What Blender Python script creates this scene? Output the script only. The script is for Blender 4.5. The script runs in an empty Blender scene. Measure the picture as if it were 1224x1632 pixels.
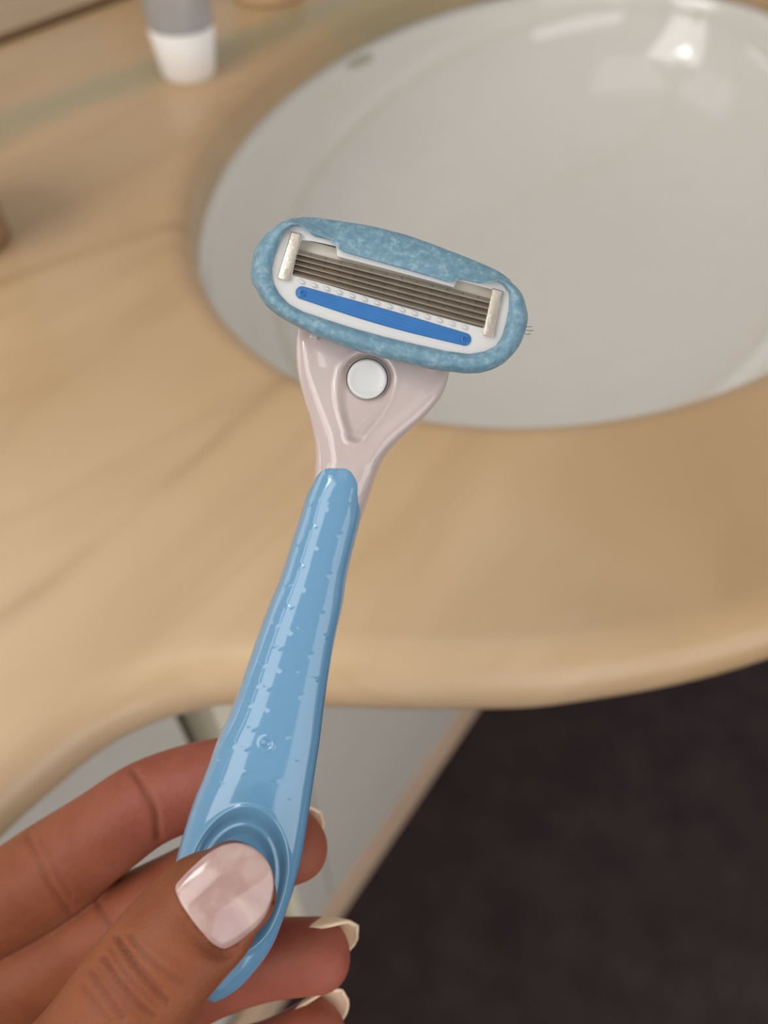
import bpy, bmesh, math, random
import numpy as np
from mathutils import Vector, Matrix

random.seed(3); rng = np.random.default_rng(3)
SC = bpy.context.scene
COL = SC.collection

# ------------------------------------------------------------------ camera
F = 1225.0                      # focal length in pixels of the 1224x1632 frame
PITCH = math.radians(50.0)      # looking down
CAMZ = 1.06
cam_d = bpy.data.cameras.new('camera'); cam = bpy.data.objects.new('camera', cam_d); COL.objects.link(cam)
cam_d.sensor_fit = 'HORIZONTAL'; cam_d.sensor_width = 36.0
cam_d.lens = 36.0 * F / 1224.0
cam_d.clip_start = 0.01
cam.location = (0, 0, CAMZ); cam.rotation_euler = (math.pi/2 - PITCH, 0, 0)
cam_d.dof.use_dof = True; cam_d.dof.focus_distance = 0.128
cam_d.dof.aperture_fstop = 15.0; cam_d.dof.aperture_blades = 0
SC.camera = cam

# ------------------------------------------------------------------ world, lights, exposure
W = bpy.data.worlds.new('world'); SC.world = W; W.use_nodes = True
W.node_tree.nodes['Background'].inputs[0].default_value = (1.0, 0.97, 0.93, 1)
W.node_tree.nodes['Background'].inputs[1].default_value = 0.42

def area(name, loc, target, sx, sy, power, colr):
    l = bpy.data.lights.new(name, 'AREA'); l.shape = 'RECTANGLE'; l.size = sx; l.size_y = sy
    l.energy = power; l.color = colr
    o = bpy.data.objects.new(name, l); COL.objects.link(o); o.location = loc
    d = Vector(target) - Vector(loc); o.rotation_euler = d.to_track_quat('-Z', 'Y').to_euler()
    return o
area('left_window_light', (-0.95, -0.75, 2.00), (0.15, 0.4, 0.95), 0.8, 2.2, 16, (1.0, 0.98, 0.95))
area('right_window_light', (1.35, -1.40, 1.05), (0.10, 0.3, 0.85), 2.2, 1.5, 17, (0.98, 0.98, 0.98))
area('added_key_light', (-0.80, 0.15, 1.85), (0.05, 0.4, 0.85), 0.5, 0.5, 9, (1.0, 0.98, 0.95))  # unseen key lamp added upper left to lift the marble over the razor
area('added_overhead_light', (0.22, 0.25, 2.38), (0.2, 0.25, 0.85), 1.0, 0.8, 1.5, (1.0, 0.98, 0.95))  # weak unseen overhead lamp, added for sheen on the marble
SC.view_settings.view_transform = 'Standard'; SC.view_settings.look = 'None'
SC.view_settings.exposure = 0.16; SC.view_settings.gamma = 1.0; SC.view_settings.use_curve_mapping = False
SC.cycles.use_denoising = True
SC.cycles.max_bounces = 8

# ------------------------------------------------------------------ helpers
cp, sp = math.cos(PITCH), math.sin(PITCH)
RCAM = Matrix(((1, 0, 0), (0, sp, -cp), (0, cp, sp)))      # columns: right, up, back  (camera axes in the room)
RN = np.array([[1, 0, 0], [0, sp, -cp], [0, cp, sp]], float)
CAM = np.array([0, 0, CAMZ], float)

def ray(px, py): return RN @ np.array([(px-612)/F, (816-py)/F, -1.0])
def on_plane_z(px, py, z):
    r = ray(px, py); return CAM + r*((z-CAMZ)/r[2])
def cam3(px, py, D):            # point at depth D in camera axes
    return np.array([(px-612)/F*D, (816-py)/F*D, -D])
def world(pc): return RN @ np.asarray(pc) + CAM

YAW = math.radians(55.0)        # direction of the wall and of the vanity along it
dS = np.array([math.cos(YAW), math.sin(YAW)]); dN = np.array([-math.sin(YAW), math.cos(YAW)])
def to_sn(P): return np.array([P[:2] @ dS, P[:2] @ dN])
def sn(s, n): return dS*s + dN*n

def srgb(r, g, b):
    def f(c):
        c /= 255.0
        return c/12.92 if c <= 0.04045 else ((c+0.055)/1.055)**2.4
    return (f(r), f(g), f(b), 1.0)

def mesh_obj(name, verts, faces, m=None, parent=None, smooth=True, angle=None):
    me = bpy.data.meshes.new(name)
    me.from_pydata([tuple(map(float, v)) for v in verts], [], [tuple(int(i) for i in f) for f in faces])
    if smooth:
        me.polygons.foreach_set('use_smooth', [True]*len(me.polygons))
        if angle: me.set_sharp_from_angle(angle=math.radians(angle))
    me.update()
    o = bpy.data.objects.new(name, me); COL.objects.link(o)
    if m: me.materials.append(m)
    if parent: o.parent = parent
    return o

def fix_normals(o):
    bm = bmesh.new(); bm.from_mesh(o.data); bmesh.ops.recalc_face_normals(bm, faces=bm.faces); bm.to_mesh(o.data); bm.free()
    return o

def empty(name, loc, rot=None, scale=None):
    o = bpy.data.objects.new(name, None); COL.objects.link(o); o.location = loc
    if rot is not None: o.rotation_euler = rot
    o.empty_display_size = 0.02
    return o
def tag(o, label=None, cat=None, group=None, kind=None):
    if label: o['label'] = label
    if cat: o['category'] = cat
    if group: o['group'] = group
    if kind: o['kind'] = kind
    return o

def grid_faces(nr, nc, wrap=True):
    fs = []
    for i in range(nr-1):
        for j in range(nc if wrap else nc-1):
            k = (j+1) % nc
            fs.append((i*nc+j, i*nc+k, (i+1)*nc+k, (i+1)*nc+j))
    return fs
def lathe(prof, n=64, sx=1.0, sy=1.0):
    vs = [(r*math.cos(2*math.pi*k/n)*sx, r*math.sin(2*math.pi*k/n)*sy, z) for r, z in prof for k in range(n)]
    return vs, grid_faces(len(prof), n)
def box(x0, x1, y0, y1, z0, z1):
    v = [(x, y, z) for z in (z0, z1) for y in (y0, y1) for x in (x0, x1)]
    return v, [(0, 2, 3, 1), (4, 5, 7, 6), (0, 1, 5, 4), (2, 6, 7, 3), (0, 4, 6, 2), (1, 3, 7, 5)]
def box_obj(name, b, m, parent=None, bev=0.0):
    v, f = box(*b); o = mesh_obj(name, v, f, m, parent, smooth=False)
    if bev:
        bm = bmesh.new(); bm.from_mesh(o.data)
        bmesh.ops.bevel(bm, geom=bm.edges[:], offset=bev, segments=2, affect='EDGES', profile=0.5)
        bm.to_mesh(o.data); bm.free()
    return o

def crom(keys, n):
    """dense Catmull-Rom through rows of keys (k, dim) -> (n, dim), parameter by chord length"""
    P = np.asarray(keys, float); k = len(P)
    Q = np.vstack([2*P[0]-P[1], P, 2*P[-1]-P[-2]])
    seg = np.linalg.norm(np.diff(P, axis=0), axis=1)+1e-9; cum = np.r_[0, np.cumsum(seg)]
    out = []
    for t in np.linspace(0, cum[-1], n):
        i = min(max(np.searchsorted(cum, t, 'right')-1, 0), k-2)
        u = (t-cum[i])/seg[i]
        p0, p1, p2, p3 = Q[i], Q[i+1], Q[i+2], Q[i+3]
        h0 = seg[i-1] if i > 0 else seg[i]; h1 = seg[i]; h2 = seg[i+1] if i+1 < k-1 else seg[i]
        m1 = h1*((p1-p0)/h0*h1+(p2-p1)/h1*h0)/(h0+h1); m2 = h1*((p2-p1)/h1*h2+(p3-p2)/h2*h1)/(h1+h2)
        out.append((2*u**3-3*u**2+1)*p1+(u**3-2*u**2+u)*m1+(-2*u**3+3*u**2)*p2+(u**3-u**2)*m2)
    return np.array(out)
def closed(keys, n):
    P = np.asarray(keys, float)
    d = crom(np.vstack([P[-3:], P, P[:3]]), n*3)
    # cut the part that runs from P[0] round to P[0]
    i0 = np.argmin(np.linalg.norm(d[:len(d)//2]-P[0], axis=1)); i1 = len(d)//2+np.argmin(np.linalg.norm(d[len(d)//2:]-P[0], axis=1))
    d = d[i0:i1]
    L = np.r_[0, np.cumsum(np.linalg.norm(np.diff(np.vstack([d, d[:1]]), axis=0), axis=1))]
    t = np.linspace(0, L[-1], n, endpoint=False); dd = np.vstack([d, d[:1]])
    return np.c_[[np.interp(t, L, dd[:, k]) for k in range(dd.shape[1])]].T
def star(poly, c, angs):
    """distance from c to the polygon along each angle (last crossing)"""
    P = np.asarray(poly, float)-np.asarray(c); Q = np.roll(P, -1, axis=0); out = []
    for a in angs:
        d = np.array([math.cos(a), math.sin(a)]); nrm = np.array([-d[1], d[0]])
        s0 = P @ nrm; s1 = Q @ nrm
        m = (s0*s1 <= 0) & (np.abs(s0-s1) > 1e-12)
        u = s0[m]/(s0[m]-s1[m]); x = (P[m]+(Q[m]-P[m])*u[:, None]) @ d
        x = x[x > 0]; out.append(x.max() if len(x) else 0.0)
    return np.array(out)
def sstep(a, b, x):
    t = np.clip((x-a)/(b-a), 0, 1); return t*t*(3-2*t)
def poly_dist(P, pts):
    """distance of the points P (n,2) to the polyline pts"""
    best = np.full(len(P), 1e9)
    for a, b in zip(pts[:-1], pts[1:]):
        a = np.array(a, float); b = np.array(b, float); ab = b-a
        t = np.clip(((P-a) @ ab)/(ab @ ab), 0, 1)
        best = np.minimum(best, np.linalg.norm(P-(a+t[:, None]*ab), axis=1))
    return best

# ------------------------------------------------------------------ materials
def mat(name):
    m = bpy.data.materials.new(name); m.use_nodes = True
    nt = m.node_tree; return m, nt, nt.nodes['Principled BSDF']
def N(nt, t, **kw):
    n = nt.nodes.new(t)
    for k, v in kw.items(): setattr(n, k, v)
    return n
def coords(nt, scale=(1, 1, 1), loc=(0, 0, 0), rot=(0, 0, 0)):
    tc = N(nt, 'ShaderNodeTexCoord'); mp = N(nt, 'ShaderNodeMapping')
    mp.inputs['Scale'].default_value = scale; mp.inputs['Location'].default_value = loc; mp.inputs['Rotation'].default_value = rot
    nt.links.new(tc.outputs['Object'], mp.inputs[0]); return mp.outputs[0]
def noise(nt, vec, scale, detail=3, rough=0.5, dist=0.0):
    n = N(nt, 'ShaderNodeTexNoise'); n.inputs['Scale'].default_value = scale; n.inputs['Detail'].default_value = detail
    n.inputs['Roughness'].default_value = rough; n.inputs['Distortion'].default_value = dist
    nt.links.new(vec, n.inputs['Vector']); return n.outputs['Fac']
def ramp(nt, fac, stops):
    r = N(nt, 'ShaderNodeValToRGB'); e = r.color_ramp.elements
    while len(e) < len(stops): e.new(0.5)
    for k, (p, c) in enumerate(stops): e[k].position = p; e[k].color = c
    nt.links.new(fac, r.inputs[0]); return r.outputs[0]
def mix(nt, fac, a, b):
    n = N(nt, 'ShaderNodeMix', data_type='RGBA')
    for sock, v in ((n.inputs[0], fac), (n.inputs[6], a), (n.inputs[7], b)):
        if hasattr(v, 'is_output'): nt.links.new(v, sock)
        else: sock.default_value = v
    return n.outputs[2]
def bump(nt, b, h, strength, dist):
    n = N(nt, 'ShaderNodeBump'); n.inputs['Strength'].default_value = strength; n.inputs['Distance'].default_value = dist
    nt.links.new(h, n.inputs['Height']); nt.links.new(n.outputs[0], b.inputs['Normal'])
def simple(name, c, rough=0.4, metal=0.0, var=0.06, vscale=60, bstr=0.0, bscale=800, coat=0.0, spec=0.5, sss=0.0, trans=0.0, ior=1.45):
    m, nt, b = mat(name)
    v = coords(nt); f = noise(nt, v, vscale, 3)
    lo = tuple(x*(1-var) for x in c[:3])+(1,); hi = tuple(min(1, x*(1+var)) for x in c[:3])+(1,)
    nt.links.new(ramp(nt, f, [(0.3, lo), (0.7, hi)]), b.inputs['Base Color'])
    b.inputs['Roughness'].default_value = rough; b.inputs['Metallic'].default_value = metal
    b.inputs['Specular IOR Level'].default_value = spec; b.inputs['IOR'].default_value = ior
    b.inputs['Coat Weight'].default_value = coat; b.inputs['Coat Roughness'].default_value = 0.04
    b.inputs['Transmission Weight'].default_value = trans
    if sss:
        b.inputs['Subsurface Weight'].default_value = sss; b.inputs['Subsurface Radius'].default_value = (1, .8, .7); b.inputs['Subsurface Scale'].default_value = 0.002
    if bstr: bump(nt, b, noise(nt, v, bscale, 4), bstr, 0.0004)
    return m

def marble():
    m, nt, b = mat('beige_marble')
    L = nt.links.new
    f = noise(nt, coords(nt, (2.0, 7.0, 7.0)), 1.2, 4, 0.5, 0.5)
    base = ramp(nt, f, [(0.25, srgb(212, 182, 146)), (0.5, srgb(222, 195, 161)), (0.75, srgb(215, 185, 149))])
    f2 = noise(nt, coords(nt, (2.4, 11, 11), (3.1, .7, 0)), 1.1, 3, 0.5, 0.8)
    vein = ramp(nt, f2, [(0.44, (0, 0, 0, 1)), (0.50, (.14, .14, .14, 1)), (0.56, (0, 0, 0, 1))])
    c1 = mix(nt, vein, base, srgb(172, 132, 90))
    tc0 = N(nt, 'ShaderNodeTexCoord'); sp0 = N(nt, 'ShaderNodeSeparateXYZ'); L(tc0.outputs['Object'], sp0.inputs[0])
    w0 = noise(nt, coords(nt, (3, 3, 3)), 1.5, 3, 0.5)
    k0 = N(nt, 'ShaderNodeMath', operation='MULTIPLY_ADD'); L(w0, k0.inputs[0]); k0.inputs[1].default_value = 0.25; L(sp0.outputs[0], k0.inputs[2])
    drift = ramp(nt, k0.outputs[0], [(0.10, (0, 0, 0, 1)), (0.34, (1, 1, 1, 1))])      # light gradient put into the stone tone: browner towards the basin
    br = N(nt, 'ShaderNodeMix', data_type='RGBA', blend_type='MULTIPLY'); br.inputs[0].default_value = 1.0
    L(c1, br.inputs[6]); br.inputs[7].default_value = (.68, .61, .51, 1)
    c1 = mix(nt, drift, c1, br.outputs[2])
    # one grey-green band along the slab, wobbling about n = BAND
    tc = N(nt, 'ShaderNodeTexCoord'); sep = N(nt, 'ShaderNodeSeparateXYZ'); L(tc.outputs['Object'], sep.inputs[0])
    wob = noise(nt, coords(nt, (5, 5, 5)), 1.6, 4, 0.6)
    a = N(nt, 'ShaderNodeMath', operation='MULTIPLY_ADD'); L(wob, a.inputs[0]); a.inputs[1].default_value = 0.05; L(sep.outputs[1], a.inputs[2])
    s_ = N(nt, 'ShaderNodeMath', operation='MULTIPLY_ADD'); L(sep.outputs[0], s_.inputs[0]); s_.inputs[1].default_value = BAND[1]; L(a.outputs[0], s_.inputs[2])
    d = N(nt, 'ShaderNodeMath', operation='SUBTRACT'); L(s_.outputs[0], d.inputs[0]); d.inputs[1].default_value = BAND[0]+0.025
    ab = N(nt, 'ShaderNodeMath', operation='ABSOLUTE'); L(d.outputs[0], ab.inputs[0])
    bf = ramp(nt, ab.outputs[0], [(0.010, (.85, .85, .85, 1)), (0.028, (0, 0, 0, 1))])
    c2 = mix(nt, bf, c1, srgb(158, 146, 114))
    # two thin brown veins that come and go along their length
    for n0, k_, wd, off in VEINS:
        wb = noise(nt, coords(nt, (4, 4, 4), (off, 0, 0)), 2.0, 3, 0.5)
        a1 = N(nt, 'ShaderNodeMath', operation='MULTIPLY_ADD'); L(wb, a1.inputs[0]); a1.inputs[1].default_value = 0.02; L(sep.outputs[1], a1.inputs[2])
        a2 = N(nt, 'ShaderNodeMath', operation='MULTIPLY_ADD'); L(sep.outputs[0], a2.inputs[0]); a2.inputs[1].default_value = k_; L(a1.outputs[0], a2.inputs[2])
        a3 = N(nt, 'ShaderNodeMath', operation='SUBTRACT'); L(a2.outputs[0], a3.inputs[0]); a3.inputs[1].default_value = n0+.01
        a4 = N(nt, 'ShaderNodeMath', operation='ABSOLUTE'); L(a3.outputs[0], a4.inputs[0])
        b1 = ramp(nt, a4.outputs[0], [(0.0, (1, 1, 1, 1)), (wd, (0, 0, 0, 1))])
        g1 = ramp(nt, noise(nt, coords(nt, (1, 1, 1), (off*2, 1, 0)), 9, 2, 0.5), [(0.42, (.1, .1, .1, 1)), (0.62, (.75, .75, .75, 1))])
        m1 = N(nt, 'ShaderNodeMath', operation='MULTIPLY'); L(b1, m1.inputs[0]); L(g1, m1.inputs[1])
        c2 = mix(nt, m1.outputs[0], c2, srgb(150, 112, 74))
    L(c2, b.inputs['Base Color']); b.inputs['Roughness'].default_value = 0.28
    b.inputs['Specular IOR Level'].default_value = 0.4
    return m

def carpet():
    m, nt, b = mat('dark_carpet')
    f = noise(nt, coords(nt), 16, 4, 0.6); f2 = noise(nt, coords(nt), 420, 2, 0.7)
    c = ramp(nt, f, [(0.3, srgb(52, 41, 42)), (0.5, srgb(66, 54, 56)), (0.7, srgb(78, 66, 67))])
    c = mix(nt, f2, c, srgb(56, 46, 48))
    nt.links.new(c, b.inputs['Base Color']); b.inputs['Roughness'].default_value = 0.95
    b.inputs['Specular IOR Level'].default_value = 0.1
    bump(nt, b, f2, 0.8, 0.004); return m

def skin():
    m, nt, b = mat('skin'); L = nt.links.new
    at = N(nt, 'ShaderNodeAttribute', attribute_name='flush'); cr = N(nt, 'ShaderNodeAttribute', attribute_name='crease')
    f = noise(nt, coords(nt), 90, 4, 0.6)
    tan = ramp(nt, f, [(0.3, srgb(124, 69, 41)), (0.7, srgb(138, 81, 50))])
    pink = ramp(nt, f, [(0.3, srgb(146, 78, 62)), (0.7, srgb(160, 91, 76))])
    c = mix(nt, at.outputs['Fac'], tan, pink)
    c = mix(nt, cr.outputs['Fac'], c, srgb(92, 44, 32))
    L(c, b.inputs['Base Color']); b.inputs['Roughness'].default_value = 0.5
    b.inputs['Specular IOR Level'].default_value = 0.22
    b.inputs['Subsurface Weight'].default_value = 0.25; b.inputs['Subsurface Radius'].default_value = (1.0, .35, .2)
    b.inputs['Subsurface Scale'].default_value = 0.003
    vo = N(nt, 'ShaderNodeTexVoronoi', feature='DISTANCE_TO_EDGE'); vo.inputs['Scale'].default_value = 1500
    L(coords(nt), vo.inputs['Vector'])
    n2 = noise(nt, coords(nt), 500, 4, 0.6)
    ad = N(nt, 'ShaderNodeMath', operation='MULTIPLY_ADD'); L(vo.outputs['Distance'], ad.inputs[0]); ad.inputs[1].default_value = 0.6; L(n2, ad.inputs[2])
    bump(nt, b, ad.outputs[0], 0.38, 0.0004); return m

K = 0.875                                   # room scale found from the tube and the slab
CT_Z = 0.85; CT_T = 0.031                   # countertop top and thickness
_b = [to_sn(on_plane_z(*q, CT_Z)) for q in ((0, 205), (120, 160), (230, 118), (450, 45))]
_p = np.polyfit([q[0] for q in _b], [q[1] for q in _b], 1)
BAND = (float(_p[1]), float(-_p[0]))
VEINS = []
for _q, _wd, _o in ((((30, 972), (455, 612)), .006, 1.3), (((60, 432), (290, 357)), .008, 4.7)):
    _e = [to_sn(on_plane_z(*p, CT_Z)) for p in _q]; _k = (_e[1][1]-_e[0][1])/(_e[1][0]-_e[0][0])
    VEINS.append((float(_e[0][1]-_k*_e[0][0]), float(-_k), _wd, _o))
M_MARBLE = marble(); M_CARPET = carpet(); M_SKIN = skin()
M_CERAMIC = simple('white_ceramic', srgb(218, 215, 208), 0.12, var=0.01, coat=1.0)
M_PANEL = simple('white_lacquer', srgb(205, 199, 190), 0.35, var=0.02)
M_LITEDGE = simple('lit_edge_cream', srgb(238, 230, 206), 0.4, var=0.02)  # paler than the doors: light on the panel's side edge put into colour
M_PLINTH = simple('beige_plinth', srgb(208, 178, 152), 0.5, var=0.06, vscale=20)
M_WALL = simple('plaster', srgb(214, 200, 180), 0.7, var=0.03)
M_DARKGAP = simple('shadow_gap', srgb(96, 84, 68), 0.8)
M_BLUE = simple('blue_plastic', srgb(104, 150, 184), 0.14, var=0.015, coat=0.6, sss=0.15)
M_PEARL = simple('pearl_pink_plastic', srgb(190, 174, 170), 0.2, var=0.02, coat=0.8, sss=0.1)
M_WHITE = simple('white_plastic', srgb(204, 203, 202), 0.3, var=0.01)
M_STRIP = simple('blue_lubricating_strip', srgb(46, 108, 170), 0.3, var=0.06, vscale=250)
M_STEEL = simple('blade_steel', srgb(176, 164, 150), 0.45, metal=0.75, var=0.08, vscale=300)
M_EDGEST = simple('honed_steel', srgb(214, 204, 190), 0.4, metal=0.6, var=0.05, vscale=300)
M_CLIP = simple('brushed_clip', srgb(205, 196, 184), 0.38, metal=0.9, var=0.06, vscale=700, bstr=0.2, bscale=1500)
M_DARK = simple('dark_recess', srgb(70, 62, 54), 0.6)
M_GREY = simple('grey_recess', srgb(200, 194, 184), 0.5)
def gel():
    m, nt, b = mat('blue_gel_bar')
    f = noise(nt, coords(nt), 700, 5, 0.75); g = noise(nt, coords(nt), 170, 4, 0.65)
    c = ramp(nt, f, [(0.36, srgb(94, 132, 152)), (0.52, srgb(112, 148, 166)), (0.68, srgb(152, 178, 190))])
    c = mix(nt, ramp(nt, g, [(0.5, (0, 0, 0, 1)), (0.72, (.6, .6, .6, 1))]), c, srgb(94, 132, 152))
    nt.links.new(c, b.inputs['Base Color']); b.inputs['Roughness'].default_value = 0.5
    b.inputs['Subsurface Weight'].default_value = 0.2; b.inputs['Subsurface Scale'].default_value = 0.002
    bump(nt, b, f, 0.35, 0.0004); return m
M_GEL = gel()
def nailmat():
    m, nt, b = mat('pale_pink_nail')
    tc = coords(nt); f = noise(nt, tc, 120, 3, 0.5, 0.8)
    c = ramp(nt, f, [(0.35, srgb(168, 132, 127)), (0.5, srgb(178, 144, 138)), (0.62, srgb(188, 160, 151))])
    nt.links.new(c, b.inputs['Base Color']); b.inputs['Roughness'].default_value = 0.22
    b.inputs['Coat Weight'].default_value = 0.7; b.inputs['Coat Roughness'].default_value = 0.1
    b.inputs['Subsurface Weight'].default_value = 0.2; b.inputs['Subsurface Scale'].default_value = 0.002
    return m
M_NAIL = nailmat()
M_TIP = simple('cream_nail_tip', srgb(236, 208, 178), 0.3, var=0.02, sss=0.2)
M_CAP = simple('white_cap', srgb(250, 248, 246), 0.35, var=0.01)
M_TUBE = simple('clear_grey_tube', srgb(196, 192, 192), 0.25, var=0.02, trans=0.45)
M_CUP = simple('tan_cup', srgb(150, 116, 86), 0.2, var=0.05, coat=0.5)
M_MARK = simple('grey_print', srgb(176, 170, 156), 0.3, var=0.1, vscale=300)
M_MIRROR = simple('mirror_glass', (.86, .86, .86, 1), 0.015, metal=1.0, var=0.0)
M_EDGE = simple('brown_edge_strip', srgb(120, 92, 62), 0.5)
M_POT = simple('beige_glaze', srgb(206, 176, 140), 0.2, var=0.03, coat=0.4)

# ------------------------------------------------------------------ the room
ROT = (0, 0, YAW)
WALL_N = 0.667*K
CAB_N = 0.179
fl = mesh_obj('floor', [(-1.6, -2.2, 0), (2.6, -2.2, 0), (2.6, 2.4, 0), (-1.6, 2.4, 0)], [(0, 1, 2, 3)], M_CARPET, smooth=False); tag(fl, 'dark brown carpet floor', kind='structure')
wv, wf = box(-0.75, 2.1, WALL_N+0.02, WALL_N+0.12, 0, 2.4)
wl = mesh_obj('wall_back', wv, wf, M_WALL, smooth=False); wl.rotation_euler = ROT; tag(wl, 'cream wall behind the vanity', kind='structure')

# countertop with a bowed front and a rounded edge, cut out for the sink
E0 = np.array([.5240, .2004]); EA, EB, ETH = .3362, .2150, math.radians(8.8)
front = [(-.84, .148), (-.5, .148), (-.2, .148), (-.05, .1485), (.0105, .1480), (.0385, .1430), (.0536, .1353), (.067, .1245), (.0921, .0885), (.1073, .0655), (.122, .0445),
         (.1347, .0275), (.1509, .0101), (.1683, -.0073), (.1836, -.021), (.2038, -.0369), (.24, -.06), (.29, -.079), (.36, -.09), (.45, -.094), (.6, -.095)]
front = front+[(1.2-s, n) for s, n in front[-2::-1]]
FR = crom(np.array(front)*K, 420)
R_B = CT_T/2
def rows_from(loop2d, nrm, prof):
    return [[(p[0]+q[0]*o, p[1]+q[1]*o, z) for p, q in zip(loop2d, nrm)] for o, z in prof]
def build_counter():
    L = FR; t = np.gradient(L, axis=0); t /= np.linalg.norm(t, axis=1)[:, None]
    out = np.c_[t[:, 1], -t[:, 0]]            # outward = toward the room
    prof = [(-R_B-.002, CT_T), (-R_B, CT_T)]+[(-R_B+R_B*math.sin(a), R_B+R_B*math.cos(a)) for a in np.linspace(.12, math.pi, 14)]
    rows = rows_from(L, out, prof)
    verts = [v for r in rows for v in r]; faces = grid_faces(len(rows), len(L), False)
    th = np.linspace(0, 2*math.pi, 240, endpoint=False)
    ca, sa = math.cos(ETH), math.sin(ETH)
    ex, ey = EA*np.cos(th), EB*np.sin(th); nx, ny = np.cos(th)/EA, np.sin(th)/EB; nl = np.hypot(nx, ny); nx /= nl; ny /= nl
    I2 = np.c_[E0[0]+ex*ca-ey*sa, E0[1]+ex*sa+ey*ca]; NI = -np.c_[nx*ca-ny*sa, nx*sa+ny*ca]
    ri = 0.014
    prof2 = [(-ri-.002, CT_T), (-ri, CT_T)]+[(-ri+ri*math.sin(a), CT_T-ri+ri*math.cos(a)) for a in np.linspace(.12, math.pi/2, 9)]+[(0, .002), (-.002, 0)]
    rows2 = rows_from(I2, NI, prof2); off = len(verts)
    verts += [v for r in rows2 for v in r]; faces += [tuple(off+i for i in f) for f in grid_faces(len(rows2), len(I2), True)]
    bm = bmesh.new()
    bv = [bm.verts.new(v) for v in verts]
    for f in faces: bm.faces.new([bv[i] for i in f])
    back = [bm.verts.new((FR[-1][0], WALL_N, CT_T)), bm.verts.new((FR[0][0], WALL_N, CT_T))]
    nL = len(L); ed = []
    loop = bv[:nL]+back
    for a, b in zip(loop, loop[1:]+loop[:1]):
        ed.append(bm.edges.get((a, b)) or bm.edges.new((a, b)))
    lo2 = bv[off:off+len(I2)]
    for a, b in zip(lo2, lo2[1:]+lo2[:1]): ed.append(bm.edges.get((a, b)))
    bmesh.ops.triangle_fill(bm, edges=ed, use_beauty=True)
    # underside and back
    nb = len(prof)
    bl = bv[(nb-1)*nL:nb*nL]; bk = [bm.verts.new((FR[-1][0], WALL_N, 0)), bm.verts.new((FR[0][0], WALL_N, 0))]
    ed = []; loop = bl+bk
    for a, b in zip(loop, loop[1:]+loop[:1]): ed.append(bm.edges.get((a, b)) or bm.edges.new((a, b)))
    lo3 = bv[off+(len(prof2)-1)*len(I2):off+len(prof2)*len(I2)]
    for a, b in zip(lo3, lo3[1:]+lo3[:1]): ed.append(bm.edges.get((a, b)))
    bmesh.ops.triangle_fill(bm, edges=ed, use_beauty=True)
    bm.faces.new([back[0], back[1], bk[1], bk[0]])
    bm.faces.new([bv[r*nL] for r in range(nb)]+[bk[1], back[1]]); bm.faces.new([bv[r*nL+nL-1] for r in range(nb)][::-1]+[back[0], bk[0]])
    bmesh.ops.recalc_face_normals(bm, faces=bm.faces)
    for f in bm.faces: f.smooth = True
    me = bpy.data.meshes.new('countertop'); bm.to_mesh(me); bm.free()
    me.set_sharp_from_angle(angle=math.radians(40))
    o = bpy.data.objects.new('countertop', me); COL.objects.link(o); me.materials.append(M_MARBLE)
    o.location = (0, 0, CT_Z-CT_T); o.rotation_euler = ROT
    return tag(o, 'beige veined marble vanity top with bowed rounded front edge', 'countertop')
build_counter()
mir = empty('mirror', (0, 0, 0), ROT); tag(mir, 'frameless wall mirror standing on the back edge of the marble top', 'mirror')
box_obj('glass', (FR[0][0], FR[-1][0], WALL_N+.004, WALL_N+.010, CT_Z+.004, CT_Z+1.1), M_MIRROR, mir, bev=.001)
box_obj('edge_strip', (FR[0][0], FR[-1][0], WALL_N+.001, WALL_N+.012, CT_Z+.0005, CT_Z+.0038), M_EDGE, mir, bev=.0008)['label'] = 'dark strip along the foot of the mirror'

# sink: oval ceramic bowl hung under the slab
def build_sink():
    root = empty('washbasin', (*sn(*E0), CT_Z-CT_T-.0005), (0, 0, YAW+ETH))
    tag(root, 'white oval ceramic basin set under the marble top', 'sink')
    dep = .13; rows = []
    prof = [(1.075, 0), (1.03, 0), (1.012, -.001)]
    for u in np.linspace(0.04, 1, 40):
        a = u*math.pi/2
        prof.append((1.005*max(math.cos(a), 1e-4)**.72 if u < 1 else .001, -dep*math.sin(a)**.9))
    n = 128
    vs = [(EA*r*math.cos(2*math.pi*k/n), EB*r*math.sin(2*math.pi*k/n), z) for r, z in prof for k in range(n)]
    fs = grid_faces(len(prof), n)
    fs.append(tuple(range((len(prof)-1)*n, len(prof)*n)))
    o = fix_normals(mesh_obj('bowl', vs, fs, M_CERAMIC, root))
    md = o.modifiers.new('thickness', 'SOLIDIFY'); md.thickness = .008; md.offset = 1 if False else -1
    return root
SINK = build_sink()
# faint grey maker's mark printed on the far left wall of the bowl
bpy.context.view_layer.update()
def bowl_mark():
    o = bpy.data.objects['bowl']; M = o.matrix_world; Mi = M.inverted(); org = Mi @ Vector(CAM); ca, sa = math.cos(math.radians(-24)), math.sin(math.radians(-24)); vs = []
    rr = [(0, 1)]+[(r, 14) for r in (.5, 1.0)]
    for r, n in rr:
        for k in range(n):
            a = 2*math.pi*k/n; x, y = 24*r*math.cos(a), 8*r*math.sin(a)
            d = (Mi.to_3x3() @ Vector(ray(574+x*ca-y*sa, 97+x*sa+y*ca))).normalized()
            ok, loc, nor, _ = o.ray_cast(org, d)
            if nor.dot(d) > 0: nor = -nor
            vs.append(SINK.matrix_world.inverted() @ (M @ (loc+nor*.0004)))
    fs = [(0, 1+k, 1+(k+1) % 14) for k in range(14)]+[(1+k, 15+k, 15+(k+1) % 14, 1+(k+1) % 14) for k in range(14)]
    m = mesh_obj('printed_mark', vs, fs, M_MARK, SINK); m['label'] = 'faint grey printed mark'
bowl_mark()
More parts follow.
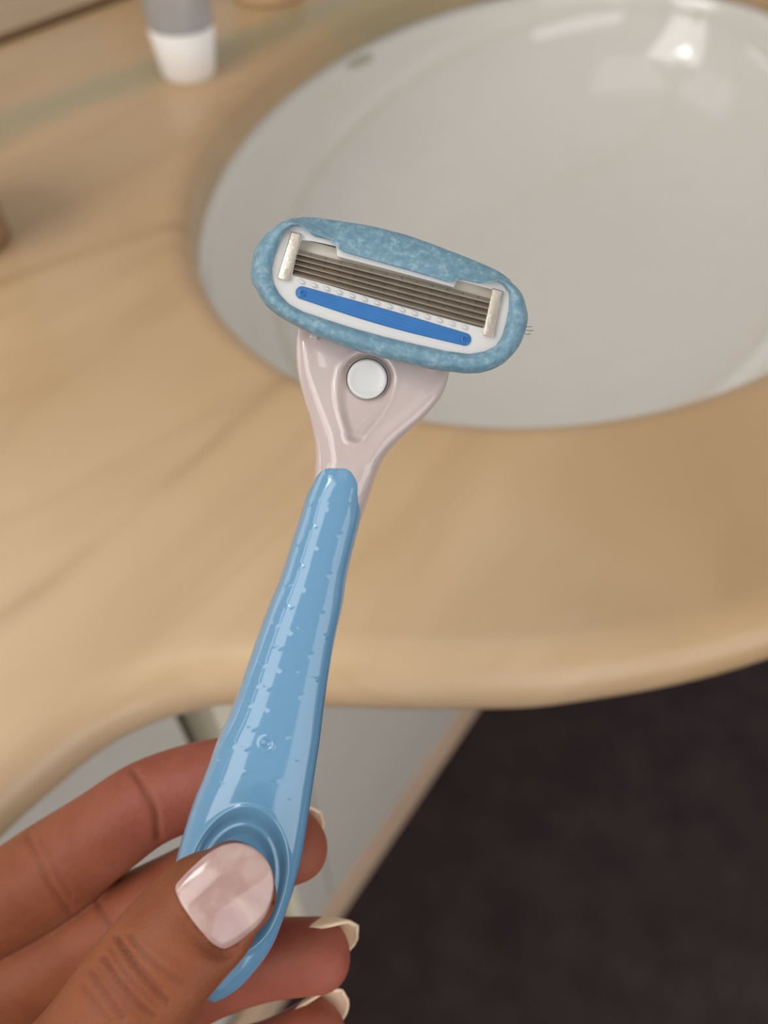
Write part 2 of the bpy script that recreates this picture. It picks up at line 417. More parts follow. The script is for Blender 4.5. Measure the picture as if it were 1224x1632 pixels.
# vanity cabinet: carcass, doors, plinth
def plane_n(px, py, n):
    r = ray(px, py); rn = r[:2] @ dN; t = n/rn
    P = CAM+r*t; return to_sn(P)[0], P[2]
s_gap, z_gap = plane_n(337, 1140, CAB_N)
s_gap2, z_gap2 = plane_n(462, 1450, CAB_N)
print('gap', s_gap, z_gap, s_gap2, z_gap2)
cab = empty('vanity_cabinet', (0, 0, 0), ROT); tag(cab, 'white lacquered vanity cabinet under the marble top', 'cabinet')
DT = .018
s0c, s1c = FR[0][0]+.02, FR[-1][0]-.02
TOPZ = CT_Z-CT_T-.002; LOWZ = .672; REC = .016          # the run under the bowl is lower; doors left of the gap sit back
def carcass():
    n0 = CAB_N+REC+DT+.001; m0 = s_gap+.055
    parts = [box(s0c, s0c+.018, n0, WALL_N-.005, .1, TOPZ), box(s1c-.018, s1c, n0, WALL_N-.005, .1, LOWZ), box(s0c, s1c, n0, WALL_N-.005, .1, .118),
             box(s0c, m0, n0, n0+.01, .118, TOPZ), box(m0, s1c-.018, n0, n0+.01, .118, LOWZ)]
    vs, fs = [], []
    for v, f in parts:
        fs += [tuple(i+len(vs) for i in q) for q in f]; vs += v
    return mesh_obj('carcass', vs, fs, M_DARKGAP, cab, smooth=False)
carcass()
for a, b in ((s0c, s_gap-.45), (s_gap-.45, s_gap-.009)):
    box_obj('door', (a+.0015, b-.0015, CAB_N+REC, CAB_N+REC+DT, .102, TOPZ-.002), M_PANEL, cab, bev=.0015)
box_obj('lit_edge_strip', (s_gap+.0005, s_gap+.0135, CAB_N-.003, CAB_N+DT+REC, .102, TOPZ-.002), M_LITEDGE, cab, bev=.0015)['label'] = 'pale strip standing for the lit side edge of the panel'  # lit side of the panel painted as a separate pale strip
o = box_obj('filler_panel', (s_gap+.014, s_gap+.056, CAB_N, CAB_N+DT+REC, .102, TOPZ-.002), M_PANEL, cab, bev=.0008)
e_ = [s_gap+.0575, s_gap+.46, s_gap+.92, s1c]
for a, b in zip(e_[:-1], e_[1:]):
    box_obj('door', (a+.0005, b-.0005, CAB_N, CAB_N+DT, .102, LOWZ), M_PANEL, cab, bev=.0008)
bb = box_obj('baseboard_front', (s0c, s1c, CAB_N-.004, CAB_N+.014, 0, .098), M_PLINTH, bev=.002); bb.rotation_euler = ROT
tag(bb, 'beige plinth along the foot of the cabinet', kind='structure')

# ------------------------------------------------------------------ things on the counter
def build_tube():
    P = on_plane_z(302, 118, CT_Z); D = -((P-CAM) @ RN[:, 2]); r0 = 42*D/F; r1 = 51*D/F; hc = .030
    root = empty('cosmetic_tube', (P[0], P[1], CT_Z), (0, 0, math.radians(12)))
    tag(root, 'clear grey cosmetic tube standing on its white cap', 'tube')
    cv, cf = lathe([(.0, 0), (r0*.93, 0), (r0, .0015), (r1*.985, hc-.001), (r1*.97, hc), (r1*.8, hc), (0, hc)], 64)
    o = mesh_obj('cap', cv, cf, M_CAP, root, angle=35); o['label'] = 'white cap'
    H = .13; rows = []
    for z in np.linspace(0, 1, 24):
        fx = r1*.97*(1+.35*z**1.3); fy = r1*.97*(1-z**1.4)+.0012
        rows.append([(fx*math.cos(a), fy*math.sin(a), hc+.0005+z*H) for a in np.linspace(0, 2*math.pi, 64, endpoint=False)])
    vs = [v for r in rows for v in r]; fs = grid_faces(len(rows), 64)+[tuple(range(64))[::-1], tuple(range(23*64, 24*64))]
    o = mesh_obj('body', vs, fs, M_TUBE, root, angle=50); o['label'] = 'clear grey body'
build_tube()
def build_pot():
    P = on_plane_z(428, -7, CT_Z); R = .029
    v, f = lathe([(0, .001), (R*.75, .001), (R*.86, 0), (R*.93, 0), (R*.985, .0015), (R, .005), (R*1.02, .012), (R*1.06, .07), (R*1.04, .0715), (R*.97, .070), (R*.93, .012), (R*.8, .008), (0, .008)], 72)
    o = mesh_obj('ceramic_pot', v, f, M_POT, angle=60); o.location = (P[0], P[1], CT_Z)
    tag(o, 'beige round pot behind the grey tube, only its foot in view', 'pot')
build_pot()
def build_cup():
    P = on_plane_z(-82, 388, CT_Z); R = .030
    v, f = lathe([(0, .002), (R*.8, .002), (R*.86, 0), (R*.96, 0), (R, .002), (R*1.0, .006), (R*.985, .009), (R*1.0, .014), (R*1.08, .07), (R*1.05, .071), (R*.95, .016), (R*.8, .012), (0, .012)], 72)
    o = mesh_obj('tumbler', v, f, M_CUP, angle=60); o.location = (P[0], P[1], CT_Z)
    tag(o, 'tan tumbler at the left edge of the picture standing on the marble top', 'tumbler')
build_cup()

# ------------------------------------------------------------------ the razor (root axes = the razor's own: x across, y along, z out of its face)
DR = 0.135
RO = cam3(345, 1590, DR)
razor = empty('safety_razor', world(RO)); razor.rotation_mode = 'QUATERNION'; razor.rotation_quaternion = RCAM.to_quaternion()
tag(razor, 'pale blue razor with pearly pink neck and five-blade head held upright in the hand', 'razor')
def L(px, py, w): return cam3(px, py, DR-w*1e-3)-RO       # w in millimetres out of the razor's mid plane

def loft(rows, nphi, thick, wmid, ex=2.4, disp=None):
    """rows (k,4): left and right outline points; closed superelliptic sections; disp(px,py,front) -> mm"""
    k = len(rows); ph = np.linspace(0, 2*math.pi, nphi, endpoint=False)
    # closer steps over the face
    ex = np.broadcast_to(np.asarray(ex, float), (k,))[:, None]
    c = np.sign(np.cos(ph))*np.abs(np.cos(ph))**(2/ex); s = np.sign(np.sin(ph))*np.abs(np.sin(ph))**(2/ex)
    X = (rows[:, 0]+rows[:, 2])[:, None]/2+(rows[:, 2]-rows[:, 0])[:, None]/2*c; Y = (rows[:, 1]+rows[:, 3])[:, None]/2+(rows[:, 3]-rows[:, 1])[:, None]/2*c
    Wd = wmid[:, None]+thick[:, None]*s
    if disp is not None: Wd = Wd+disp(X, Y, c, s)
    V = np.array([L(x, y, w) for x, y, w in zip(X.ravel(), Y.ravel(), Wd.ravel())])
    f = grid_faces(k, nphi)+[tuple(range(nphi))[::-1], tuple(range((k-1)*nphi, k*nphi))]
    return V, f
def prof_y(y, keys):
    return np.interp(y, [q[0] for q in keys], [q[1] for q in keys])

# handle
HK = [(546, 737, 530, 737), (519, 741, 566, 741), (511, 747, 573, 747), (505, 757, 577.5, 757), (499, 769, 580, 769), (487, 793, 578, 793), (479, 820, 576, 820), (463.6, 867, 565, 867), (448, 916, 553.5, 916),
      (428, 965, 546, 965), (410, 1014, 535, 1014), (393, 1063, 526, 1063), (369, 1129, 516, 1129), (347, 1178, 510, 1178), (329, 1227, 502.6, 1227), (309, 1276, 495, 1276), (293, 1325, 488, 1325),
      (280, 1374, 479, 1374), (273, 1423, 466, 1423), (271, 1470, 450, 1470), (276, 1510, 433, 1510), (289, 1550, 405, 1550), (309, 1580, 375, 1580), (327, 1593, 353, 1593), (339, 1597, 343, 1597)]
HK[0] = (536, 736.5, 546, 736.5)
HR = crom(HK, 640)
BUMPS = [(523, 757), (526, 814), (493, 803), (499, 840), (541, 852), (475, 867), (510, 877), (479.5, 903), (524, 916), (456, 932), (489, 943), (460, 968), (514, 979), (438, 996), (479.5, 1003),
         (468, 1012), (443, 1033), (494, 1044), (519, 1015), (450, 1072), (470, 1069), (502, 1083), (425.6, 1097), (476, 1109), (431, 1135), (401, 1162), (371, 1188), (390, 1193), (454, 1174),
         (346, 1214), (387, 1232), (353, 1252), (439, 1243), (476, 1216), (463, 1277), (395, 1124), (418, 1060), (408, 1092)]
def handle_disp(X, Y, c, s):
    fr = sstep(.35, .75, s)
    d = np.zeros_like(X)
    for bx, by in BUMPS:
        u = (X-bx)*.97+(Y-by)*.22; v = -(X-bx)*.22+(Y-by)*.97
        q = (u/6.2)**2+((v+.09*u*u/2)/3.4)**2
        d += .11*np.exp(-q**1.4)
    r = np.hypot(X-425.5, Y-1185)
    d += .13*np.exp(-((r-11)/3.2)**2)-.45*np.exp(-(r/5.5)**2)
    # shallow oval rest for the thumb with two rims
    ax = np.array([-.21, .978]); u = (X-378)*ax[0]+(Y-1405)*ax[1]; v = (X-378)*ax[1]-(Y-1405)*ax[0]
    rho = np.sqrt((v/79)**2+(u/119)**2)
    d += .30*np.exp(-((rho-1.02)/.035)**2)
    d -= 1.5*(1-sstep(.80, 1.0, rho))
    d += .22*np.exp(-((rho-.76)/.03)**2)
    d -= 1.1*(1-sstep(.60, .76, rho))
    # seam along the right flank
    t = np.abs(c-.90); d -= .22*np.exp(-(t/.018)**2)*sstep(900, 1100, Y)
    return d*fr
yy = HR[:, 1]
th = prof_y(yy, [(736, .6), (741, 2.6), (750, 3.6), (770, 4.6), (800, 5.4), (900, 5.6), (1100, 6.0), (1250, 6.2), (1374, 5.9), (1480, 5.0), (1550, 3.8), (1580, 2.6), (1593, 1.4), (1597, .5)])
th = np.convolve(np.pad(th, 6, mode='edge'), np.ones(13)/13, 'valid')
th[:3] = th[:3]*.6
hm = prof_y(yy, [(736, 1.6), (800, .3), (900, 0), (1600, 0)])
V, Fc = loft(HR, 280, th, hm, 2.35, handle_disp)
handle = fix_normals(mesh_obj('handle', V, Fc, M_BLUE, razor)); handle['label'] = 'pale blue glossy grip with raised drops and a thumb rest'

# neck
NK = [(475, 522, 718, 580), (472, 548, 715, 600), (474, 590, 704, 630), (484, 635, 676, 665), (497, 680, 640, 698), (502, 715, 616, 725), (502, 745, 603, 750), (497, 780, 591, 785), (488, 820, 578.5, 820), (474, 860, 564, 860), (470, 885, 552, 885)]
NR = crom(NK, 220)
def neck_disp(X, Y, c, s):
    fr = sstep(.2, .7, s); d = np.zeros_like(X)
    # drop-shaped hollow under the button
    t = np.clip(((X-585)*(-19)+(Y-604)*88)/(19**2+88**2), 0, 1)
    r = np.hypot(X-(585-19*t), Y-(604+88*t))-(43*(1-t**1.9)+13*t**1.9)
    d -= 1.0*(1-sstep(-12, 3, r)); d += .22*np.exp(-((r-4)/4)**2)
    # two soft ridges that run from the shoulders into the grip
    for pl in ([(482, 545), (490, 590), (508, 640), (528, 690), (535, 735)], [(712, 592), (690, 630), (650, 668), (612, 700), (590, 735)]):
        dd = poly_dist(np.c_[X.ravel(), Y.ravel()], pl).reshape(X.shape); d += .35*np.exp(-(dd/11)**2)
    return d*fr
ym = (NR[:, 1]+NR[:, 3])/2
tn = prof_y(ym, [(550, 2.2), (600, 2.6), (680, 3.6), (740, 4.3), (800, 4.9), (830, 4.9), (885, 3.2)]); nm = prof_y(ym, [(550, -.8), (640, -.3), (740, .2), (885, 0)])
V, Fc = loft(NR, 200, tn, nm, prof_y(ym, [(550, 3.4), (680, 3.2), (740, 2.6), (790, 1.9), (885, 1.8)]), neck_disp)
neck = fix_normals(mesh_obj('neck', V, Fc, M_PEARL, razor)); neck['label'] = 'pearly pink flared neck'
# push button
def disc(name, px, py, w, prof, m, parent, n=48):
    vs = []
    for r, dw in prof:
        for k in range(n):
            a = 2*math.pi*k/n; vs.append(L(px+r*math.cos(a), py-r*math.sin(a), w+dw))
    return fix_normals(mesh_obj(name, vs, grid_faces(len(prof), n)+[tuple(range((len(prof)-1)*n, len(prof)*n))], m, parent, angle=50))
WB = 2.0
disc('button_well', 585, 604, WB, [(35.2, -2.5), (35.2, -.1), (34.6, .0), (33.6, -.1), (33.2, -2)], M_PEARL, razor)
bt = disc('push_button', 585, 604, WB, [(31.8, -2.2), (31.8, .55), (31, .85), (29, 1.0), (26.5, .98), (24, .85), (18, .75), (9, .7), (1, .68)], M_WHITE, razor); bt['label'] = 'round white push button'

# ---- head
ring_out = closed([(480, 346.5), (451, 353), (430, 367), (411, 390), (402, 412), (400, 434), (403, 452), (411, 467), (421, 483), (436, 498), (457, 512), (482, 525), (523, 543), (564, 558), (615, 572), (666, 583), (700, 590), (727, 594), (750, 595), (770, 593), (790, 586), (809, 574), (824, 556),
                  (834, 537), (839, 518), (840, 499), (838, 484), (832, 470), (822, 456), (809, 443), (790, 430), (768, 420), (730, 404), (686, 388), (635, 372), (584, 359), (531, 350), (505, 347)], 520)
ring_in_k = [(433, 430), (437, 410), (445, 388), (454, 369), (468, 360), (485, 362), (492, 369), (502, 377.5), (524, 382), (539, 386.5), (544.5, 391), (545, 401), (560, 405.5), (600, 417), (650, 431), (690, 442.5), (715, 450.5), (720.5, 449), (724, 442), (745, 448), (765, 452), (776, 448), (786, 447), (800, 453),
             (811, 467), (811, 490), (806, 515), (799, 537), (790, 551), (772, 560), (748, 564), (710, 559), (666, 549), (615, 537), (564, 523), (520, 509), (482, 496), (460, 484), (445, 468), (436, 450)]
CH = np.array([628.0, 461.0]); angs = np.linspace(0, 2*math.pi, 1400, endpoint=False)
# spread the angles so that steps along the long sides stay even
e1 = np.array([math.cos(math.radians(15.2)), math.sin(math.radians(15.2))])
aa = [math.atan2(math.sin(a)*95, math.cos(a)*215)+math.radians(15.2) for a in angs]
def dense(k):
    P = np.array(k+[k[0]], float); o = []
    for a, b in zip(P[:-1], P[1:]):
        for t in np.linspace(0, 1, 12, endpoint=False): o.append(a+(b-a)*t)
    o = np.array(o)
    Q = np.vstack([o, o[:1]]); l = np.r_[0, np.cumsum(np.linalg.norm(np.diff(Q, axis=0), axis=1))]; t = np.arange(0, l[-1], 1.0)
    o = np.c_[np.interp(t, l, Q[:, 0]), np.interp(t, l, Q[:, 1])]
    for _ in range(6): o = (np.roll(o, 1, 0)+2*o+np.roll(o, -1, 0))/4
    return o
ring_in = dense(ring_in_k)
rs = ring_in.copy()
for _ in range(260): rs = (np.roll(rs, 1, 0)+2*rs+np.roll(rs, -1, 0))/4
a_in = np.arctan2(rs[:, 1]-CH[1], rs[:, 0]-CH[0])
DIR = np.c_[np.cos(a_in), np.sin(a_in)]
P_OUT = CH+DIR*star(ring_out, CH, a_in)[:, None]; P_IN = ring_in; nn = len(ring_in)
for _ in range(4): P_OUT = (np.roll(P_OUT, 1, 0)+2*P_OUT+np.roll(P_OUT, -1, 0))/4
prof = [(-1, 1.2), (.30, 1.0), (.10, 1.8), (.02, 3.2), (.0, 4.8), (.04, 6.2), (.12, 7.3), (.25, 8.1), (.40, 8.5), (.58, 8.6), (.75, 8.4), (.88, 8.0), (.96, 7.6), (1.0, 7.0), (1.0, 5.4)]
per0 = np.array([-.262, .965]); xx = (P_IN-CH) @ e1
upside = sstep(.0, .25, -(P_OUT-CH) @ per0/95)*(1-sstep(95, 150, np.abs(xx)))   # the wide bar above the blades slopes away from its lip
sm = lambda a: (np.roll(a, 1)+np.roll(a, -1)+a)/3
wob = rng.normal(0, 1, nn)
for _ in range(60): wob = sm(wob)
wob /= wob.std()*1.6
vs = []
for t, w in prof:
    for k in range(nn):
        if t < 0: p = CH+(P_OUT[k]-CH)*.3; ww = w
        else:
            p = P_OUT[k]+(P_IN[k]-P_OUT[k])*t+DIR[k]*wob[k]*.9*(1-t); ww = w
            if w > 4 and t < .99: ww = w+(4.6+3.9*t**.7-w)*upside[k]*.8
        vs.append(L(p[0], p[1], ww))
gelb = fix_normals(mesh_obj('moisture_bar', vs, grid_faces(len(prof), nn)+[tuple(range(nn))], M_GEL, razor)); gelb['label'] = 'pale blue soap bar around the blades'
# white frame with the blade window
win_k = [(480, 383), (500, 385), (536, 393), (537, 409), (600, 425), (660, 441), (724, 458.5), (727, 447), (760, 455), (785, 462), (778, 492), (771, 523), (690, 502), (600, 477), (520, 453), (466, 438), (472, 410)]
def plate(name, outer, inner, w0, w1, m, parent):
    def off(P, d):
        T = np.roll(P, -1, 0)-np.roll(P, 1, 0); T /= np.linalg.norm(T, axis=1)[:, None]
        A = .5*np.sum(P[:, 0]*np.roll(P[:, 1], -1)-np.roll(P[:, 0], -1)*P[:, 1])
        return P+np.c_[T[:, 1], -T[:, 0]]*d*np.sign(A)
    bm = bmesh.new(); ring = lambda P, w: [bm.verts.new(L(p[0], p[1], w)) for p in P]
    o0, o1 = ring(outer, w0), ring(outer, w1)
    i3, i2, i1, i0 = ring(off(inner, 2.2), w1), ring(off(inner, .7), w1-.06), ring(inner, w1-.3), ring(inner, w0)
    for a, b in ((o0, o1), (i3, i2), (i2, i1), (i1, i0)):
        for k in range(len(a)): bm.faces.new((a[k-1], a[k], b[k], b[k-1]))
    ed = [bm.edges.get((a[k-1], a[k])) for a in (o1, i3) for k in range(len(a))]
    bmesh.ops.triangle_fill(bm, edges=ed, use_beauty=True)
    bmesh.ops.recalc_face_normals(bm, faces=bm.faces)
    for f in bm.faces: f.smooth = True
    me = bpy.data.meshes.new(name); bm.to_mesh(me); bm.free(); me.set_sharp_from_angle(angle=math.radians(50))
    o = bpy.data.objects.new(name, me); COL.objects.link(o); me.materials.append(m); o.parent = parent; return o
def resample(k, step):
    Q = np.array(list(k)+[k[0]], float); l = np.r_[0, np.cumsum(np.linalg.norm(np.diff(Q, axis=0), axis=1))]; t = np.arange(0, l[-1]-.3*step, step)
    P = np.c_[np.interp(t, l, Q[:, 0]), np.interp(t, l, Q[:, 1])]
    for _ in range(2): P = (np.roll(P, 1, 0)+4*P+np.roll(P, -1, 0))/6
    return P
fo = ring_in[::2]; To = np.roll(fo, -1, 0)-np.roll(fo, 1, 0); To /= np.linalg.norm(To, axis=1)[:, None]
No = np.c_[To[:, 1], -To[:, 0]]; No *= np.sign(np.sum(No*(fo-CH)))
frame = plate('cartridge_frame', fo+No*1.2, resample(win_k, 2.0), 2.6, 7.05, M_WHITE, razor); frame['label'] = 'white plastic blade frame'
def quad_slab(name, poly, w0, w1, b, m, parent, ang=40):
    P = np.array(poly, float); n = len(P); cen = P.mean(0)
    def inset(d):
        o = []
        for i in range(n):
            a, q, c = P[i-1], P[i], P[(i+1) % n]
            u = (q-a)/np.linalg.norm(q-a); v = (c-q)/np.linalg.norm(c-q)
            nu = np.array([-u[1], u[0]]); nv = np.array([-v[1], v[0]])
            if nu @ (cen-q) < 0: nu = -nu
            if nv @ (cen-q) < 0: nv = -nv
            k = (nu+nv); k /= max(np.linalg.norm(k), 1e-6); o.append(q+k*d/max(k @ nu, .3))
        return np.array(o)
    bw = b*DR/F*1e3
    rows = [(0, w0), (0, w1-bw), (b*.29, w1-bw*.29), (b, w1)]
    vs = [L(p[0], p[1], w) for d, w in rows for p in inset(d)]
    f = grid_faces(4, n)+[tuple(range(n)), tuple(range(3*n, 4*n))]
    return fix_normals(mesh_obj(name, vs, f, m, parent, angle=ang))
quad_slab('blade_bed', [(470, 378), (790, 460), (776, 528), (460, 442)], 2.4, 5.2, .5, M_GREY, razor)
# five blades
A0, A1, B0, B1 = np.array([473, 402.]), np.array([784, 481.]), np.array([468.5, 435.]), np.array([774, 518.])
per = np.array([-.255, .967])
for i in range(5):
    t = i/4; a = A0+(B0-A0)*t; b = A1+(B1-A1)*t
    pr = [(-4.6, 5.0), (-4.4, 5.9), (.9, 6.45), (2.6, 6.75), (3.0, 6.6), (3.0, 5.0)]
    vs = [L(*(p+per*o), w) for p in (a, b) for o, w in pr]; n = len(pr)
    fs = [(j, (j+1) % n, n+(j+1) % n, n+j) for j in range(n)]+[tuple(range(n))[::-1], tuple(range(n, 2*n))]
    o = fix_normals(mesh_obj('blade', vs, fs, M_STEEL, razor, smooth=False))
    ev = [L(*(p+per*q), w) for p in (a, b) for q, w in ((1.2, 6.62), (2.5, 6.84), (3.1, 6.74), (2.6, 6.5))]
    mesh_obj('cutting_edge', ev, [(k, (k+1) % 4, 4+(k+1) % 4, 4+k) for k in range(4)]+[(3, 2, 1, 0), (4, 5, 6, 7)], M_EDGEST, o, smooth=False)
    # punched marks along the blade: only the top one shows them clearly
    if i < 4:
        for k in range(12):
            u = .07+k*.078
            c = a+(b-a)*u+per*(-1.5)
            bmv = [L(*(c+np.array(q)), 6.15+.1) for q in ((-1.5, -1.1), (1.5, -.4), (1.3, 1.2), (-1.6, .5))]+[L(*(c+np.array(q)), 5.4) for q in ((-1.5, -1.1), (1.5, -.4), (1.3, 1.2), (-1.6, .5))]
            mk = mesh_obj('weld_mark', bmv, [(0, 1, 2, 3), (0, 4, 5, 1), (1, 5, 6, 2), (2, 6, 7, 3), (3, 7, 4, 0)], M_DARK, o, smooth=False)
for P in ([(464, 369), (480.5, 373), (460.5, 447.5), (441.5, 443)], [(784.5, 459), (802, 464), (787, 537.5), (769.5, 533.5)]):
    o = quad_slab('retaining_clip', P, 5.5, 7.9, 2.2, M_CLIP, razor); o['label'] = 'silver metal clip'
# guard nubs
for k in range(14):
    c = np.array([481, 449.])+(np.array([741, 521.5])-np.array([481, 449.]))*k/13
    vs = []
    for r, w in ((1.0, 0), (.8, .35), (.4, .52), (.05, .56)):
        for j in range(12):
            a = 2*math.pi*j/12; x, y = 6.0*r*math.cos(a), 3.6*r*math.sin(a)
            vs.append(L(c[0]+x*.87-y*.5, c[1]+x*.5+y*.87, 7.0+w))
    fix_normals(mesh_obj('guard_nub', vs, grid_faces(4, 12)+[tuple(range(36, 48))], M_WHITE, razor))
# lubricating strip
nu, nv = 160, 41; vs = []
C0, C1 = np.array([471, 463.5]), np.array([751, 543.5]); ax = (C1-C0)/np.linalg.norm(C1-C0); pp = np.array([-ax[1], ax[0]]); LL = np.linalg.norm(C1-C0)
for i in range(nu):
    u = i/(nu-1)*LL; e = min(u, LL-u); hw = 10.5*math.sqrt(max(0, 1-(1-min(e, 10.5)/10.5)**2))
    bul = 8.0*math.sin(math.pi*u/LL)**1.2
    for j in range(nv):
        v = -1+2*j/(nv-1); y = v*hw+max(v, -.6)*bul*.5+bul*.12
        w = 7.0+.55*(1-abs(v)**6)*min(1, hw/10.5)**.5+.05*math.cos(v*math.pi*5.0)*min(1, e/12)
        p = C0+ax*u+pp*y; vs.append(L(p[0], p[1], w))
st = fix_normals(mesh_obj('lubricating_strip', vs, grid_faces(nu, nv, False), M_STRIP, razor)); st['label'] = 'bright blue ribbed lubricating strip'
for px, py in ((482, 467), (740.5, 540)):
    disc('pin', px, py, 7.45, [(5.5, -.1), (5.2, .25), (3.6, .3), (3.2, -.05), (1.2, -.1)], M_STRIP, st, 20)
# two catches of the head on the neck's shoulder
for P in ([(494, 529), (507, 533), (505, 541), (493, 538)], [(683, 578), (697, 581), (695, 590), (682, 587)]):
    quad_slab('hinge_catch', P, -.5, 2.2, 1.0, M_PEARL, razor)

# a few hair clippings caught at the right end of the soap bar
for pts in ([(834, 519), (841, 521), (848, 520)], [(835, 525), (843, 527), (850, 526.5)], [(834, 530), (840, 533), (846, 532)]):
    P = crom(np.array([(x, y, 5.6) for x, y in pts]), 8); vs = []
    for p in P:
        for k in range(6): vs.append(L(p[0], p[1], p[2])+np.array([0, math.cos(k*math.pi/3), math.sin(k*math.pi/3)])*.00005)
    mesh_obj('hair_clipping', vs, grid_faces(8, 6), M_DARK, razor)

# ------------------------------------------------------------------ the hand
HO = cam3(390, 1400, .126)
def finger(keys, n=60, ring=28, tip=True, dors=(0, .25, -1.0), m=2.2, tipl=1.05):
    """keys: (px, py, depth, half width, half thickness) in mm; rounded end; returns verts (camera axes) and faces"""
    K5 = np.array([list(cam3(*k[:3])*1e3)+[k[3], k[4]] for k in keys]); S = crom(K5, n)
    P = S[:, :3]; ra = S[:, 3]; rb = S[:, 4]
    T = np.gradient(P, axis=0); T /= np.linalg.norm(T, axis=1)[:, None]
    if tip:
        u = np.sin(np.linspace(0, 1, 11)[1:]*math.pi/2); l = ra[-1]*tipl
        P = np.vstack([P, P[-1]+T[-1]*(l*u)[:, None]]); f = np.maximum(1-u**2.3, 0)**(1/2.3)+.004
        ra = np.r_[ra, ra[-1]*f]; rb = np.r_[rb, rb[-1]*f]; T = np.vstack([T, np.tile(T[-1], (10, 1))])
    D = np.array(dors, float); rows = []
    for p, t, a, b in zip(P, T, ra, rb):
        lat = np.cross(t, D); lat /= np.linalg.norm(lat); dd = np.cross(lat, t)
        ph = np.linspace(0, 2*math.pi, ring, endpoint=False)
        c = np.sign(np.cos(ph))*np.abs(np.cos(ph))**(2/m); s = np.sign(np.sin(ph))*np.abs(np.sin(ph))**(2/m)
        rows.append(p+lat*(a*c)[:, None]+dd*(b*s)[:, None])
    V = np.vstack(rows)*1e-3; f = grid_faces(len(rows), ring)+[tuple(range(ring))[::-1], tuple(range((len(rows)-1)*ring, len(rows)*ring))]
    return V, f, (P, T, ra, rb)
FING = {
 'thumb': dict(keys=[(-170, 1945, .163, 14, 13), (-60, 1850, .146, 13, 12), (55, 1764, .131, 10.5, 10.3), (156, 1652, .1225, 9.2, 8.8), (236, 1553, .1185, 9.3, 8.6), (299, 1482, .1185, 9.0, 7.9), (345, 1438, .1200, 8.6, 7.0), (372, 1417, .1212, 7.2, 5.6)], dors=(-.12, .18, 1.0), tipl=.85),
 'index': dict(keys=[(-150, 1515, .176, 10.5, 10), (-20, 1452, .166, 10.2, 9.2), (85, 1385, .159, 10.1, 9.0), (165, 1328, .1555, 9.0, 8.2), (235, 1280, .1540, 8.5, 7.8), (315, 1250, .1535, 8.2, 7.4), (385, 1232, .1520, 7.6, 6.6)]),
 'middle': dict(keys=[(-180, 1680, .184, 10.8, 10), (-60, 1620, .176, 10.4, 9.4), (80, 1535, .169, 10.2, 9.2), (190, 1474, .162, 9.2, 8.4), (300, 1420, .1570, 8.7, 7.8), (390, 1372, .1540, 8.4, 7.2), (462, 1350, .1520, 7.2, 6.2)]),
 'ring': dict(keys=[(-130, 1800, .186, 10.4, 10), (0, 1740, .178, 10.2, 9.2), (130, 1665, .171, 9.8, 9.0), (240, 1606, .162, 8.9, 8.2), (340, 1552, .1560, 8.0, 7.6), (430, 1528, .1525, 7.5, 6.8), (499, 1523, .1510, 7.2, 6.2)]),
 'little': dict(keys=[(-40, 1905, .184, 9.2, 9), (80, 1835, .177, 8.8, 8.2), (200, 1760, .170, 8.2, 7.8), (300, 1742, .162, 7.4, 7.0), (380, 1703, .1560, 7.2, 6.6), (440, 1682, .1525, 6.8, 6.0), (498, 1647, .1510, 6.2, 5.4)]),
}
MESH = []; SK = {}
for k, d in FING.items():
    V, f, s = finger(d['keys'], dors=d.get('dors', (0, .35, -1.0)), tipl=d.get('tipl', 1.0)); MESH.append((V, f)); SK[k] = s
wr_ = (-330, 1980, .196)
def seg(a, b, r0, r1): return finger([(*a, *r0), tuple((np.array(a)+np.array(b))/2)+tuple((np.array(r0)+np.array(r1))/2), (*b, *r1)], n=24, tip=False)[:2]
for k, e in (('index', (-150, 1515, .176)), ('middle', (-180, 1680, .184)), ('ring', (-130, 1800, .186)), ('little', (-40, 1905, .184))):
    MESH.append(seg(wr_, e, (14, 13), (12 if k != 'little' else 11, 11)))
    MESH.append(finger([(*e, 11, 10.5), (e[0]+6, e[1]-3, e[2]-.0005, 11, 10.5), (e[0]+12, e[1]-6, e[2]-.001, 10, 9.5)], n=12)[:2])
MESH.append(seg(wr_, (-170, 1945, .163), (15, 14), (15, 14)))
MESH.append(seg((-170, 1945, .165), (-120, 1700, .178), (14, 13), (11, 9)))
MESH.append(finger([(*wr_, 24, 17), (-420, 2250, .197, 24, 19), (-470, 2500, .198, 27, 23), (-500, 2750, .20, 30, 27)], n=30, tip=False)[:2])
vs, fs = [], []
for V, f in MESH:
    fs += [tuple(i+len(vs) for i in q) for q in f]; vs += list(V-HO)
tmp = mesh_obj('hand', vs, fs)
md = tmp.modifiers.new('remesh', 'REMESH'); md.mode = 'VOXEL'; md.voxel_size = .00045; md.use_smooth_shade = True
ms = tmp.modifiers.new('smooth', 'SMOOTH'); ms.factor = .5; ms.iterations = 8
dg = bpy.context.evaluated_depsgraph_get(); me = bpy.data.meshes.new_from_object(tmp.evaluated_get(dg))
old = tmp.data; tmp.modifiers.clear(); tmp.data = me; bpy.data.meshes.remove(old); me.name = 'hand'
hand = tmp; hand.location = world(HO); hand.rotation_mode = 'QUATERNION'; hand.rotation_quaternion = RCAM.to_quaternion()
me.materials.clear(); me.materials.append(M_SKIN)
tag(hand, 'left hand with pale pink nails pinching the blue razor handle between thumb and fingers', 'hand')
nvt = len(me.vertices); co = np.empty(nvt*3); me.vertices.foreach_get('co', co); co = co.reshape(-1, 3)
nr = np.empty(nvt*3); me.vertices.foreach_get('normal', nr); nr = nr.reshape(-1, 3)
cc = co+HO; DD = -cc[:, 2]; PX = np.c_[cc[:, 0]/DD*F+612, 816-cc[:, 1]/DD*F]
facing = sstep(-.05, .35, nr[:, 2])
